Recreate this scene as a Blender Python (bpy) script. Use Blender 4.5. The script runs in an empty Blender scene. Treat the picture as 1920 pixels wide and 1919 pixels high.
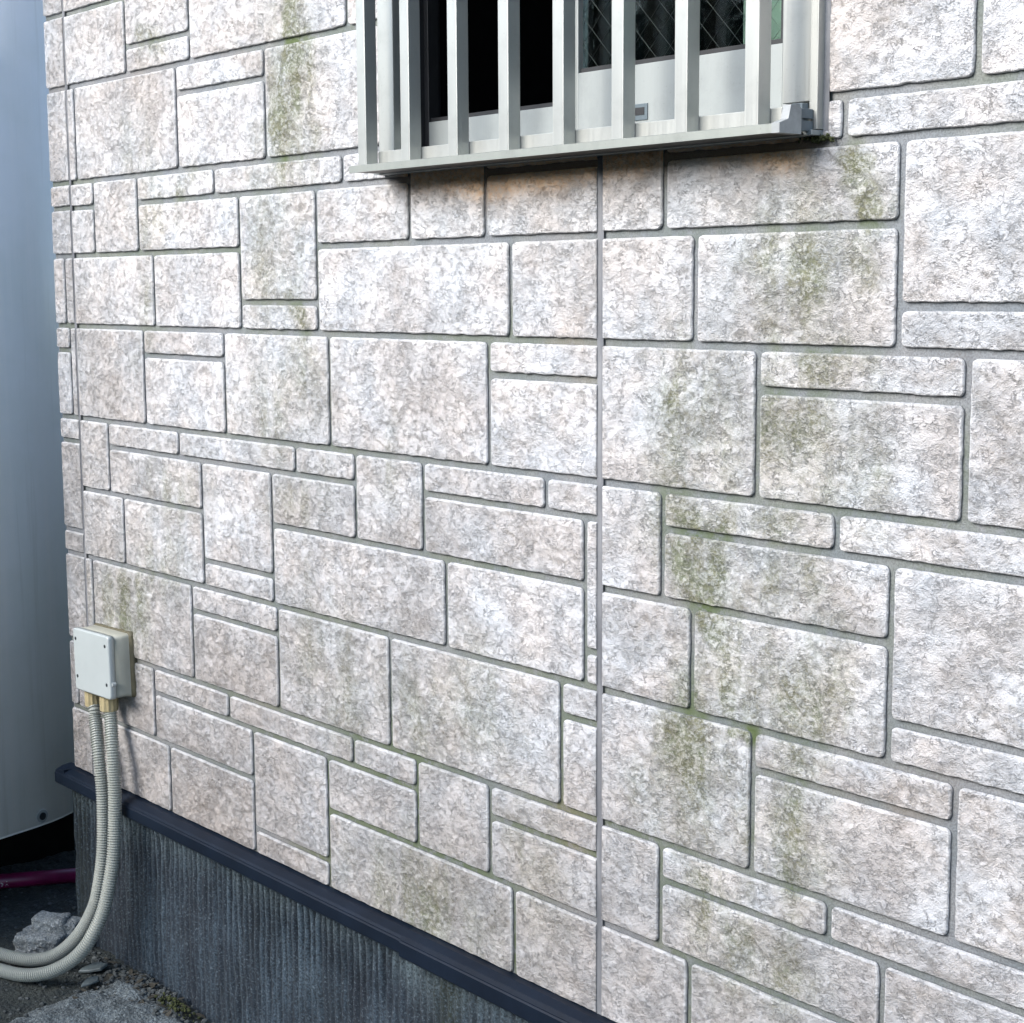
import bpy, bmesh, math, random
import numpy as np
from mathutils import Vector, Matrix

# ------------------------------------------------------------------ camera, world, sun
scene = bpy.context.scene
cam_data = bpy.data.cameras.new('camera')
cam = bpy.data.objects.new('camera', cam_data)
scene.collection.objects.link(cam)
cam_data.sensor_width = 36.0
cam_data.lens = 58.49
cam_data.clip_start = 0.01
cam_data.clip_end = 500
right = Vector((0.648833, 0.760910, -0.005714))
up = Vector((-0.098303, 0.091265, 0.990963))
fwd = Vector((-0.754555, 0.642407, -0.134015))
mw = Matrix.Identity(4)
for i in range(3):
    mw[i][0] = right[i]; mw[i][1] = up[i]; mw[i][2] = -fwd[i]
mw[0][3], mw[1][3], mw[2][3] = 1.55558, -1.47403, 0.07154
cam.matrix_world = mw
scene.camera = cam

SUN_EL, SUN_AZ = 30, 192      # azimuth: direction the light comes from, degrees clockwise from +Y
world = bpy.data.worlds.new('World')
scene.world = world
world.use_nodes = True
wn = world.node_tree
wn.nodes.clear()
wo = wn.nodes.new('ShaderNodeOutputWorld')
wb = wn.nodes.new('ShaderNodeBackground')
ws = wn.nodes.new('ShaderNodeTexSky')
ws.sky_type = 'NISHITA'
ws.sun_disc = False
ws.sun_elevation = math.radians(SUN_EL)
ws.sun_rotation = math.radians(SUN_AZ)
ws.air_density = 1.0
ws.dust_density = 1.2
ws.ozone_density = 1.0
wb.inputs['Strength'].default_value = 0.15
wn.links.new(ws.outputs[0], wb.inputs['Color'])
wn.links.new(wb.outputs[0], wo.inputs['Surface'])

sun_data = bpy.data.lights.new('sun', 'SUN')
sun_data.energy = 2.3
sun_data.angle = math.radians(38)
sun_data.color = (1.0, 0.98, 0.955)
sun = bpy.data.objects.new('sun', sun_data)
scene.collection.objects.link(sun)
az, el = math.radians(SUN_AZ), math.radians(SUN_EL)
sdir = Vector((math.sin(az) * math.cos(el), math.cos(az) * math.cos(el), math.sin(el)))
sun.rotation_euler = sdir.to_track_quat('Z', 'Y').to_euler()

scene.view_settings.view_transform = 'Standard'
scene.view_settings.look = 'None'
scene.view_settings.exposure = 1.54
scene.view_settings.gamma = 1
scene.view_settings.use_curve_mapping = False

rng = np.random.RandomState(7)
random.seed(7)
COL = scene.collection

# ------------------------------------------------------------------ numpy noise
TAB = rng.rand(257, 257)
TAB[256, :] = TAB[0, :]; TAB[:, 256] = TAB[:, 0]

def vnoise(u, v):
    iu = np.floor(u).astype(int); iv = np.floor(v).astype(int)
    fu = u - iu; fv = v - iv
    iu %= 256; iv %= 256
    fu = fu * fu * fu * (fu * (fu * 6 - 15) + 10)
    fv = fv * fv * fv * (fv * (fv * 6 - 15) + 10)
    a = TAB[iu, iv]; b = TAB[iu + 1, iv]; c = TAB[iu, iv + 1]; d = TAB[iu + 1, iv + 1]
    return (a * (1 - fu) + b * fu) * (1 - fv) + (c * (1 - fu) + d * fu) * fv - 0.5

def fbm(u, v, octv=4, gain=0.5):
    s = 0; a = 1.0
    for k in range(octv):
        s = s + a * vnoise(u + 17.3 * k, v + 9.1 * k)
        u = u * 2.03; v = v * 2.03; a *= gain
    return s

def ridged(u, v, octv=3):
    s = 0; a = 1.0
    for k in range(octv):
        s = s + a * (0.5 - np.abs(vnoise(u + 5.7 * k, v + 3.3 * k)) * 2)
        u = u * 2.1; v = v * 2.1; a *= 0.5
    return s

# ------------------------------------------------------------------ node helpers
def new_mat(name):
    m = bpy.data.materials.new(name)
    m.use_nodes = True
    nt = m.node_tree
    nt.nodes.clear()
    out = nt.nodes.new('ShaderNodeOutputMaterial')
    b = nt.nodes.new('ShaderNodeBsdfPrincipled')
    nt.links.new(b.outputs[0], out.inputs['Surface'])
    return m, nt, b

class NT:
    def __init__(s, nt): s.nt = nt
    def n(s, t, **kw):
        nd = s.nt.nodes.new(t)
        for k, v in kw.items(): setattr(nd, k, v)
        return nd
    def link(s, a, b): s.nt.links.new(a, b)
    def put(s, sock, v):
        if isinstance(v, bpy.types.NodeSocket): s.link(v, sock)
        elif v is not None:
            if isinstance(v, (tuple, list)) and len(v) == 3 and sock.type == 'RGBA': v = (*v, 1)
            sock.default_value = v
    def noise(s, vec, scale, detail=4, rough=0.55, dist=0.0):
        nd = s.n('ShaderNodeTexNoise')
        s.put(nd.inputs['Vector'], vec)
        nd.inputs['Scale'].default_value = scale; nd.inputs['Detail'].default_value = detail
        nd.inputs['Roughness'].default_value = rough; nd.inputs['Distortion'].default_value = dist
        return nd.outputs['Fac']
    def ramp(s, fac, a, b, c=0.0, d=1.0):
        nd = s.n('ShaderNodeMapRange'); nd.clamp = True
        s.put(nd.inputs['Value'], fac)
        nd.inputs['From Min'].default_value = a; nd.inputs['From Max'].default_value = b
        nd.inputs['To Min'].default_value = c; nd.inputs['To Max'].default_value = d
        return nd.outputs['Result']
    def math(s, op, a, b=None, c=None):
        nd = s.n('ShaderNodeMath', operation=op)
        s.put(nd.inputs[0], a)
        if b is not None: s.put(nd.inputs[1], b)
        if c is not None: s.put(nd.inputs[2], c)
        return nd.outputs[0]
    def mix(s, fac, a, b, mode='MIX'):
        nd = s.n('ShaderNodeMix', data_type='RGBA', blend_type=mode)
        s.put(nd.inputs['Factor'], fac)
        s.put([i for i in nd.inputs if i.identifier == 'A_Color'][0], a)
        s.put([i for i in nd.inputs if i.identifier == 'B_Color'][0], b)
        return [o for o in nd.outputs if o.identifier == 'Result_Color'][0]
    def coords(s, kind='Object', scale=(1, 1, 1), rot=(0, 0, 0), loc=None):
        tc = s.n('ShaderNodeTexCoord')
        mp = s.n('ShaderNodeMapping')
        s.link(tc.outputs[kind], mp.inputs['Vector'])
        mp.inputs['Scale'].default_value = scale; mp.inputs['Rotation'].default_value = rot
        if loc is not None: s.put(mp.inputs['Location'], loc)
        return mp.outputs[0]
    def attr(s, name):
        nd = s.n('ShaderNodeAttribute'); nd.attribute_name = name
        return nd.outputs['Fac']
    def bump(s, h, strength, dist, normal=None):
        nd = s.n('ShaderNodeBump')
        s.put(nd.inputs['Height'], h); nd.inputs['Strength'].default_value = strength
        nd.inputs['Distance'].default_value = dist
        if normal is not None: s.link(normal, nd.inputs['Normal'])
        return nd.outputs[0]
    def objrand(s):
        return s.n('ShaderNodeObjectInfo').outputs['Random']

# ------------------------------------------------------------------ materials
def mat_stone():
    m, nt, b = new_mat('stone_face'); g = NT(nt)
    rnd = g.objrand()
    off = g.n('ShaderNodeCombineXYZ')
    g.link(g.math('MULTIPLY', rnd, 37.0), off.inputs[0]); g.link(g.math('MULTIPLY', rnd, 91.0), off.inputs[2])
    co = g.coords('Object', loc=off.outputs[0])
    # chiselled grain is stretched along a falling diagonal
    mp = g.n('ShaderNodeMapping'); g.link(co, mp.inputs['Vector'])
    mp.inputs['Rotation'].default_value = (0, math.radians(38), 0)
    mp.inputs['Scale'].default_value = (0.82, 1, 1.15)
    cd = mp.outputs[0]
    big = g.noise(cd, 48, 3, 0.55, 0.0)
    mid = g.noise(cd, 120, 6, 0.72, 0.15)
    fine = g.noise(co, 560, 3, 0.65)
    rm = g.ramp(g.noise(co, 15, 3, 0.6), 0.40, 0.60, 0.30, 1.0)
    h = g.math('ADD', g.math('MULTIPLY', big, 0.7), g.math('MULTIPLY', g.math('MULTIPLY', mid, 1.5), rm))
    h = g.math('ADD', h, g.math('MULTIPLY', fine, 0.42))
    wn_ = g.noise(cd, 120, 4, 0.66, 0.3)
    crack = g.ramp(g.math('ABSOLUTE', g.math('SUBTRACT', wn_, 0.5)), 0.004, 0.032, 1.0, 0.0)
    crack = g.math('MULTIPLY', crack, g.ramp(g.noise(co, 55, 3, 0.6), 0.47, 0.60, 0.0, 1.0))
    h = g.math('SUBTRACT', h, g.math('MULTIPLY', crack, 0.35))
    # colour
    cl = g.noise(co, 9, 3, 0.6)
    warm = g.mix(g.ramp(cl, 0.38, 0.62), (0.695, 0.655, 0.632), (0.64, 0.66, 0.685))
    tone = g.ramp(rnd, 0, 1, 0.90, 1.06)
    cmb = g.n('ShaderNodeCombineColor'); [g.link(tone, cmb.inputs[i]) for i in range(3)]
    base = g.mix(1.0, warm, cmb.outputs[0], 'MULTIPLY')
    blotch = g.ramp(g.noise(co, 34, 4, 0.65), 0.52, 0.74, 0, 0.12)
    base = g.mix(blotch, base, (0.40, 0.345, 0.30))
    gm = g.ramp(g.attr('grime_shade'), 0.35, 1, 0, 0.7)
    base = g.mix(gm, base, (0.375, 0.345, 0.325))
    # dirt settles in the low pits
    low = g.math('MULTIPLY', g.ramp(g.math('ADD', g.math('MULTIPLY', mid, 0.7), g.math('MULTIPLY', fine, 0.3)), 0.468, 0.40, 0, 1), g.ramp(rm, 0.3, 1, 0.45, 1))
    dirt = g.math('MULTIPLY', low, g.ramp(g.attr('grime_shade'), 0, 1, 0.18, 0.80))
    base = g.mix(dirt, base, (0.17, 0.155, 0.135))
    base = g.mix(g.math('MULTIPLY', crack, 0.5), base, (0.24, 0.225, 0.20))
    crest = g.ramp(mid, 0.54, 0.66, 0, 0.22)
    base = g.mix(crest, base, (0.86, 0.86, 0.86))
    base = g.mix(g.math('MULTIPLY', g.attr('rim_light'), 0.7), base, (0.78, 0.78, 0.785))
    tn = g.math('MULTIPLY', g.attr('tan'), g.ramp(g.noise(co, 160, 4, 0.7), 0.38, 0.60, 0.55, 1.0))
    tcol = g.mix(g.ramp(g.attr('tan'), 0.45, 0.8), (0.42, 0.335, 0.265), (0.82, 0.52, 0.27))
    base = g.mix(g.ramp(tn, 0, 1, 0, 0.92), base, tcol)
    ms = g.math('MULTIPLY', g.attr('moss'), g.ramp(g.math('ADD', g.math('MULTIPLY', mid, 0.55), g.math('MULTIPLY', g.noise(co, 260, 3, 0.7), 0.45)), 0.58, 0.43, 0.0, 1.0))
    mcol = g.mix(g.ramp(g.noise(co, 30, 2), 0.4, 0.6), (0.06, 0.085, 0.038), (0.125, 0.115, 0.04))
    base = g.mix(g.ramp(ms, 0, 0.8, 0, 0.92), base, mcol)
    veil = g.math('MULTIPLY', g.attr('moss'), 0.5)
    base = g.mix(veil, base, (0.29, 0.30, 0.20))
    base = g.mix(g.ramp(g.attr('side'), 0.01, 0.10, 0, 1), base, (0.155, 0.168, 0.182))
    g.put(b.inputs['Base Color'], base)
    g.put(b.inputs['Roughness'], g.ramp(fine, 0.3, 0.7, 0.72, 0.5))
    b.inputs['Specular IOR Level'].default_value = 0.35
    g.link(g.bump(h, 1.0, 0.0085, None), b.inputs['Normal'])
    return m

def mat_grout():
    m, nt, b = new_mat('grout'); g = NT(nt)
    co = g.coords('Object')
    n1 = g.noise(co, 420, 3, 0.6); n2 = g.noise(co, 12, 3)
    base = g.mix(g.ramp(n2, 0.35, 0.65), (0.15, 0.168, 0.185), (0.21, 0.215, 0.22))
    base = g.mix(g.ramp(n1, 0.42, 0.62, 0, 0.6), base, (0.08, 0.085, 0.09))
    ms = g.math('MULTIPLY', g.attr('moss'), g.ramp(g.noise(co, 60, 4, 0.7), 0.30, 0.50, 0.0, 1.0))
    base = g.mix(ms, base, (0.06, 0.085, 0.025))
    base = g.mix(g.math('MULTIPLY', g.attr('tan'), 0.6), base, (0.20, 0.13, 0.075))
    g.put(b.inputs['Base Color'], base); b.inputs['Roughness'].default_value = 0.85
    g.link(g.bump(n1, 0.8, 0.0015), b.inputs['Normal'])
    return m

def mat_sealant():
    m, nt, b = new_mat('sealant'); g = NT(nt)
    co = g.coords('Object')
    v = g.noise(g.coords('Object', scale=(6, 6, 1)), 6, 4, 0.6)
    base = g.mix(g.ramp(v, 0.35, 0.65), (0.09, 0.095, 0.105), (0.20, 0.205, 0.215))
    g.put(b.inputs['Base Color'], base); b.inputs['Roughness'].default_value = 0.55
    g.link(g.bump(g.noise(co, 140, 2), 0.25, 0.001), b.inputs['Normal'])
    return m

def mat_metal(name, col, rough=0.38, metallic=0.55, streak=True):
    m, nt, b = new_mat(name); g = NT(nt)
    st = g.noise(g.coords('Object', scale=(1, 1, 0.02)), 260, 3, 0.6)
    d = g.noise(g.coords('Object'), 16, 5, 0.7)
    c2 = tuple(x * 0.72 for x in col)
    base = g.mix(g.ramp(d, 0.5, 0.78, 0, 0.55), col, c2)
    dots = g.ramp(g.noise(g.coords('Object'), 300, 2, 0.6), 0.66, 0.74, 0, 0.35)
    base = g.mix(dots, base, tuple(x * 0.5 for x in col))
    g.put(b.inputs['Base Color'], base)
    b.inputs['Metallic'].default_value = metallic
    g.put(b.inputs['Roughness'], g.ramp(st, 0.3, 0.7, rough - 0.05, rough + 0.1))
    if streak: g.link(g.bump(st, 0.06, 0.0005), b.inputs['Normal'])
    return m

def mat_simple(name, col, rough=0.5, metallic=0.0, nscale=30, var=0.25, bump=0.0, bscale=200, spec=0.5):
    m, nt, b = new_mat(name); g = NT(nt)
    co = g.coords('Object')
    base = g.mix(g.ramp(g.noise(co, nscale, 4, 0.65), 0.35, 0.7), col, tuple(x * (1 - var) for x in col))
    g.put(b.inputs['Base Color'], base)
    b.inputs['Roughness'].default_value = rough; b.inputs['Metallic'].default_value = metallic
    b.inputs['Specular IOR Level'].default_value = spec
    if bump: g.link(g.bump(g.noise(co, bscale, 4, 0.6), bump, 0.002), b.inputs['Normal'])
    return m

def mat_foundation():
    m, nt, b = new_mat('brushed_mortar'); g = NT(nt)
    co = g.coords('Object')
    streak = g.noise(g.coords('Object', scale=(1, 1, 0.05)), 70, 4, 0.6)
    big = g.noise(g.coords('Object', scale=(1, 1, 0.45)), 6.5, 4, 0.6)
    grain = g.noise(co, 260, 4, 0.65)
    base = g.mix(g.ramp(streak, 0.38, 0.62), (0.013, 0.024, 0.038), (0.052, 0.082, 0.110))
    base = g.mix(g.ramp(big, 0.40, 0.62, 0.0, 0.8), base, (0.0079, 0.0134, 0.0225))
    sp = g.n('ShaderNodeSeparateXYZ'); tc = g.n('ShaderNodeTexCoord'); g.link(tc.outputs['Object'], sp.inputs[0])
    # paler strip under the flashing, broken up by the streaks
    top = g.ramp(g.math('ADD', sp.outputs['Z'], g.math('MULTIPLY', g.math('SUBTRACT', big, 0.5), 0.25)), 0.26, 0.38, 0, 0.75)
    base = g.mix(g.math('MULTIPLY', top, g.ramp(streak, 0.3, 0.6, 0.45, 1.0)), base, (0.15, 0.21, 0.235))
    base = g.mix(g.ramp(grain, 0.50, 0.40, 0.0, 0.75), base, (0.0079, 0.0118, 0.0160))
    base = g.mix(g.ramp(grain, 0.56, 0.68, 0.0, 0.6), base, (0.16, 0.20, 0.225))
    base = g.mix(g.math('MULTIPLY', g.attr('moss'), g.ramp(grain, 0.40, 0.6, 0.95, 0.25)), base, (0.0126, 0.0189, 0.0110))
    base = g.mix(g.math('MULTIPLY', g.attr('groove_shade'), 0.9), base, (0.007, 0.012, 0.018))  # shade in the combed recesses painted into the colour
    g.put(b.inputs['Base Color'], base); b.inputs['Roughness'].default_value = 0.88
    g.link(g.bump(grain, 1.0, 0.003), b.inputs['Normal'])
    return m

def mat_ground(name, c1, c2, c3, scale=1.0, bumpd=0.006):
    m, nt, b = new_mat(name); g = NT(nt)
    co = g.coords('Object')
    n = g.noise(co, 14 * scale, 6, 0.65); f = g.noise(co, 150 * scale, 4, 0.65)
    vor = g.n('ShaderNodeTexVoronoi'); g.link(co, vor.inputs['Vector']); vor.inputs['Scale'].default_value = 110 * scale
    base = g.mix(g.ramp(n, 0.35, 0.65), c1, c2)
    base = g.mix(g.ramp(f, 0.52, 0.66, 0, 0.7), base, c3)
    base = g.mix(g.ramp(vor.outputs['Distance'], 0.5, 0.2, 0, 0.4), base, tuple(x * 0.35 for x in c1))
    g.put(b.inputs['Base Color'], base); b.inputs['Roughness'].default_value = 0.9
    h = g.math('ADD', f, g.math('MULTIPLY', vor.outputs['Distance'], -0.5))
    g.link(g.bump(h, 1.0, bumpd), b.inputs['Normal'])
    return m

def mat_tank():
    m, nt, b = new_mat('painted_steel'); g = NT(nt)
    st = g.noise(g.coords('Object', scale=(1, 1, 0.03), rot=(0, math.radians(2), 0)), 38, 4, 0.6, 0.3)
    d = g.noise(g.coords('Object'), 5, 5, 0.6)
    base = g.mix(g.ramp(d, 0.4, 0.65), (0.80, 0.83, 0.86), (0.74, 0.78, 0.79))
    base = g.mix(g.ramp(st, 0.52, 0.72, 0, 0.45), base, (0.86, 0.86, 0.87))
    base = g.mix(g.ramp(st, 0.42, 0.30, 0, 0.4), base, (0.56, 0.58, 0.57))
    g.put(b.inputs['Base Color'], base)
    b.inputs['Roughness'].default_value = 0.5
    b.inputs['Metallic'].default_value = 0.0
    b.inputs['Coat Weight'].default_value = 0.12; b.inputs['Coat Roughness'].default_value = 0.18
    g.link(g.bump(g.noise(g.coords('Object', scale=(1, 1, 0.15)), 12, 3), 0.2, 0.01), b.inputs['Normal'])
    return m

def mat_glass():
    m, nt, b = new_mat('wired_glass'); g = NT(nt)
    b.inputs['Base Color'].default_value = (0.75, 0.9, 0.86, 1)
    b.inputs['Transmission Weight'].default_value = 1.0
    b.inputs['Roughness'].default_value = 0.04
    b.inputs['IOR'].default_value = 1.38
    co = g.coords('Object')
    g.link(g.bump(g.noise(co, 60, 3, 0.5), 0.12, 0.002), b.inputs['Normal'])
    return m

M = dict(
    stone=mat_stone(), grout=mat_grout(), sealant=mat_sealant(), foundation=mat_foundation(),
    alu=mat_metal('champagne_aluminium', (0.405, 0.410, 0.383), 0.33, 0.55),
    alu_lip=mat_metal('weathered_aluminium', (0.270, 0.284, 0.257), 0.42, 0.45),
    alu_dull=mat_metal('dull_aluminium', (0.275, 0.298, 0.294), 0.45, 0.35),
    plast_grey=mat_simple('grey_plastic', (0.280, 0.294, 0.294), 0.5, var=0.4),
    blue_grey=mat_simple('blue_grey_bracket', (0.096, 0.126, 0.144), 0.45, var=0.3),
    tray_shade=mat_simple('underside_shade', (0.045, 0.042, 0.034), 0.5, var=0.4),
    black=mat_simple('black_gasket', (0.012, 0.013, 0.015), 0.5, var=0.3),
    room=mat_simple('dark_room', (0.010, 0.010, 0.010), 0.95, var=0.3, spec=0.0),
    flash=mat_simple('navy_flashing', (0.006, 0.011, 0.021), 0.45, nscale=14, var=0.35, bump=0.05, bscale=60, spec=0.18),
    tank=mat_tank(), glass=mat_glass(), wire=mat_simple('steel_wire', (0.10, 0.12, 0.11), 0.5, 0.3),
    box=mat_simple('ivory_plastic_cover', (0.37, 0.405, 0.40), 0.38, nscale=12, var=0.08),
    boxside=mat_simple('ivory_plastic', (0.306, 0.306, 0.257), 0.42, nscale=18, var=0.12),
    cream=mat_simple('yellowed_plastic', (0.408, 0.341, 0.192), 0.42, nscale=60, var=0.3),
    conduit=mat_simple('beige_conduit', (0.33, 0.345, 0.31), 0.45, nscale=16, var=0.16),
    putty=mat_simple('olive_putty', (0.102, 0.090, 0.051), 0.7, var=0.4, bump=0.5),
    pipe=mat_simple('crimson_pipe', (0.155, 0.005, 0.054), 0.38, nscale=20, var=0.4),
    print=mat_simple('white_print', (0.55, 0.50, 0.52), 0.6, nscale=250, var=0.5),
    rock=mat_ground('broken_concrete', (0.17, 0.195, 0.205), (0.09, 0.105, 0.11), (0.42, 0.44, 0.45), 1.6, 0.004),
    slab=mat_ground('rough_concrete', (0.13, 0.155, 0.165), (0.055, 0.068, 0.073), (0.32, 0.37, 0.38), 1.3, 0.009),
    dirt=mat_ground('damp_dirt', (0.011, 0.017, 0.018), (0.021, 0.027, 0.023), (0.05, 0.058, 0.052), 1.0, 0.008),
    litter=mat_simple('dry_leaf', (0.045, 0.04, 0.028), 0.8, nscale=60, var=0.5),
    grit=mat_ground('grit', (0.035, 0.042, 0.042), (0.065, 0.073, 0.072), (0.12, 0.13, 0.13), 1.0, 0.003),
    shard=mat_simple('slate_shard', (0.083, 0.105, 0.110), 0.6, nscale=40, var=0.4, bump=0.3),
    screw=mat_simple('dark_screw', (0.03, 0.035, 0.04), 0.4, 0.6),
    curtain=mat_simple('pale_green_cloth', (0.26, 0.30, 0.25), 0.8, var=0.2),
    leaf=mat_simple('hedge_leaf', (0.020, 0.042, 0.026), 0.5, nscale=3, var=0.5),
    mossm=mat_simple('moss', (0.05, 0.06, 0.015), 0.9, nscale=200, var=0.7, bump=1.0),
)

# ------------------------------------------------------------------ object helpers
def tag(o, label=None, cat=None, group=None, kind=None):
    if label: o['label'] = label
    if cat: o['category'] = cat
    if group: o['group'] = group
    if kind: o['kind'] = kind
    return o

def empty(name, loc, label, cat):
    o = bpy.data.objects.new(name, None); COL.objects.link(o)
    o.location = loc; o.empty_display_size = 0.05
    return tag(o, label, cat)

def link_obj(name, me, mat, parent=None, loc=(0, 0, 0)):
    """loc is a world position (parents are never rotated)."""
    if mat is not None and not me.materials: me.materials.append(mat)
    o = bpy.data.objects.new(name, me); COL.objects.link(o)
    if parent is not None:
        o.parent = parent
        w = Vector(parent.location)
        p = parent.parent
        while p is not None:
            w += Vector(p.location); p = p.parent
        o.location = Vector(loc) - w
    else:
        o.location = loc
    return o

def grid_mesh(name, P, attrs=None, smooth=True):
    """P: (ny, nx, 3) vertex grid."""
    ny, nx = P.shape[:2]
    me = bpy.data.meshes.new(name)
    idx = np.arange(ny * nx).reshape(ny, nx)
    q = np.stack([idx[:-1, :-1], idx[:-1, 1:], idx[1:, 1:], idx[1:, :-1]], -1).reshape(-1, 4)
    me.vertices.add(ny * nx); me.vertices.foreach_set('co', P.reshape(-1).astype(np.float32))
    me.loops.add(q.size); me.loops.foreach_set('vertex_index', q.reshape(-1).astype(np.int32))
    me.polygons.add(len(q)); me.polygons.foreach_set('loop_start', (np.arange(len(q)) * 4).astype(np.int32))
    me.polygons.foreach_set('loop_total', np.full(len(q), 4, np.int32))
    me.polygons.foreach_set('use_smooth', np.full(len(q), smooth))
    me.update(calc_edges=True)
    for k, v in (attrs or {}).items():
        a = me.attributes.new(k, 'FLOAT', 'POINT'); a.data.foreach_set('value', v.reshape(-1).astype(np.float32))
    return me

def boxes_mesh(name, boxes, bev=0.0):
    bm = bmesh.new()
    for (x0, x1, y0, y1, z0, z1) in boxes:
        r = bmesh.ops.create_cube(bm, size=1)
        bmesh.ops.scale(bm, vec=(x1 - x0, y1 - y0, z1 - z0), verts=r['verts'])
        bmesh.ops.translate(bm, vec=((x0 + x1) / 2, (y0 + y1) / 2, (z0 + z1) / 2), verts=r['verts'])
    if bev:
        bmesh.ops.bevel(bm, geom=list(bm.edges), offset=bev, segments=2, affect='EDGES', profile=0.5)
    me = bpy.data.meshes.new(name); bm.to_mesh(me); bm.free()
    return me

def box(name, b, mat, parent, bev=0.0):
    x0, x1, y0, y1, z0, z1 = b
    c = ((x0 + x1) / 2, (y0 + y1) / 2, (z0 + z1) / 2)
    me = boxes_mesh(name, [(x0 - c[0], x1 - c[0], y0 - c[1], y1 - c[1], z0 - c[2], z1 - c[2])], bev)
    return link_obj(name, me, mat, parent, c)

def prism_mesh(name, prof, axis, a, b, smooth=False):
    """closed profile (list of 2-D points) swept along an axis; for 'x' profile is (y,z), for 'z' it is (x,y)."""
    bm = bmesh.new()
    def mk(p, t):
        return bm.verts.new((t, p[0], p[1])) if axis == 'x' else bm.verts.new((p[0], p[1], t)) if axis == 'z' else bm.verts.new((p[0], t, p[1]))
    A = [mk(p, a) for p in prof]; B = [mk(p, b) for p in prof]
    n = len(prof)
    for i in range(n):
        f = bm.faces.new((A[i], A[(i + 1) % n], B[(i + 1) % n], B[i])); f.smooth = smooth
    bm.faces.new(A); bm.faces.new(B[::-1])
    bmesh.ops.recalc_face_normals(bm, faces=bm.faces)
    me = bpy.data.meshes.new(name); bm.to_mesh(me); bm.free()
    return me

def catmull(pts, n):
    P = [Vector(p) for p in pts]; P = [P[0] * 2 - P[1]] + P + [P[-1] * 2 - P[-2]]
    out = []
    for i in range(1, len(P) - 2):
        for k in range(n):
            t = k / n
            a, b, c, d = P[i - 1], P[i], P[i + 1], P[i + 2]
            out.append(0.5 * ((2 * b) + (c - a) * t + (2 * a - 5 * b + 4 * c - d) * t * t + (3 * b - a - 3 * c + d) * t ** 3))
    out.append(P[-2]); return out

# ------------------------------------------------------------------ stains on the siding: (x, z, radius x, radius z, strength)
MOSS = [(-0.705, 0.395, 0.067, 0.106, 1.0), (-0.686, 0.498, 0.052, 0.032, 0.7), (-0.731, 0.332, 0.061, 0.041, 0.9), (-1.147, 0.488, 0.057, 0.018, 0.5), (-1.157, 0.206, 0.077, 0.033, 0.6), (-1.096, 0.254, 0.092, 0.017, 0.6), (-1.202, 0.274, 0.059, 0.057, 0.3), (-0.763, 0.149, 0.093, 0.077, 0.35), (-0.69, 0.038, 0.038, 0.051, 0.6), (-1.208, 0.054, 0.03, 0.048, 0.5), (0.146, -0.047, 0.053, 0.046, 0.9), (0.199, -0.07, 0.059, 0.057, 0.6), (0.234, -0.125, 0.05, 0.038, 0.4), (0.12, -0.133, 0.045, 0.04, 0.4), (0.327, 0.081, 0.053, 0.054, 0.9), (0.263, 0.105, 0.048, 0.03, 0.5), (0.401, 0.103, 0.043, 0.029, 0.5), (0.428, 0.165, 0.028, 0.017, 0.7), (0.412, 0.199, 0.018, 0.014, 0.8), (0.348, 0.162, 0.03, 0.041, 0.35), (0.344, -0.027, 0.045, 0.021, 0.8), (0.39, -0.019, 0.036, 0.023, 0.5), (0.315, -0.095, 0.069, 0.043, 0.6), (0.407, -0.119, 0.064, 0.042, 0.4), (0.378, -0.163, 0.044, 0.024, 0.3), (0.184, -0.2, 0.077, 0.026, 0.9), (0.285, -0.203, 0.048, 0.025, 0.5), (0.184, -0.272, 0.06, 0.04, 0.9), (0.254, -0.296, 0.049, 0.026, 0.8), (0.334, -0.26, 0.061, 0.031, 0.4), (0.238, -0.363, 0.058, 0.052, 0.8), (0.322, -0.4, 0.062, 0.044, 0.7), (0.384, -0.376, 0.059, 0.037, 0.4), (0.194, -0.344, 0.026, 0.04, 0.6), (0.273, -0.455, 0.033, 0.013, 0.8), (0.17, -0.496, 0.07, 0.061, 0.7), (0.124, -0.576, 0.073, 0.042, 0.4), (0.216, -0.595, 0.043, 0.034, 0.4), (0.34, -0.492, 0.047, 0.032, 0.5), (0.325, -0.567, 0.071, 0.052, 0.5), (0.301, -0.612, 0.049, 0.033, 0.5), (0.199, -0.695, 0.07, 0.048, 0.5), (0.279, -0.733, 0.082, 0.047, 0.5), (-0.382, -0.863, 0.189, 0.06, 0.5), (-0.134, -0.714, 0.067, 0.062, 0.3), (-0.249, -0.529, 0.094, 0.063, 0.3), (-0.402, -0.559, 0.078, 0.05, 0.3), (-0.598, -0.535, 0.088, 0.07, 0.35), (-0.657, -0.493, 0.09, 0.053, 0.4), (-1.337, -0.538, 0.107, 0.064, 0.6), (-1.182, -0.435, 0.119, 0.04, 0.35), (-0.71, -0.263, 0.092, 0.035, 0.35), (-0.447, -0.198, 0.053, 0.04, 0.2), (-0.702, -0.064, 0.091, 0.051, 0.3), (-0.8, -0.129, 0.096, 0.053, 0.3), (-1.113, -0.3, 0.114, 0.039, 0.3)]
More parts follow.
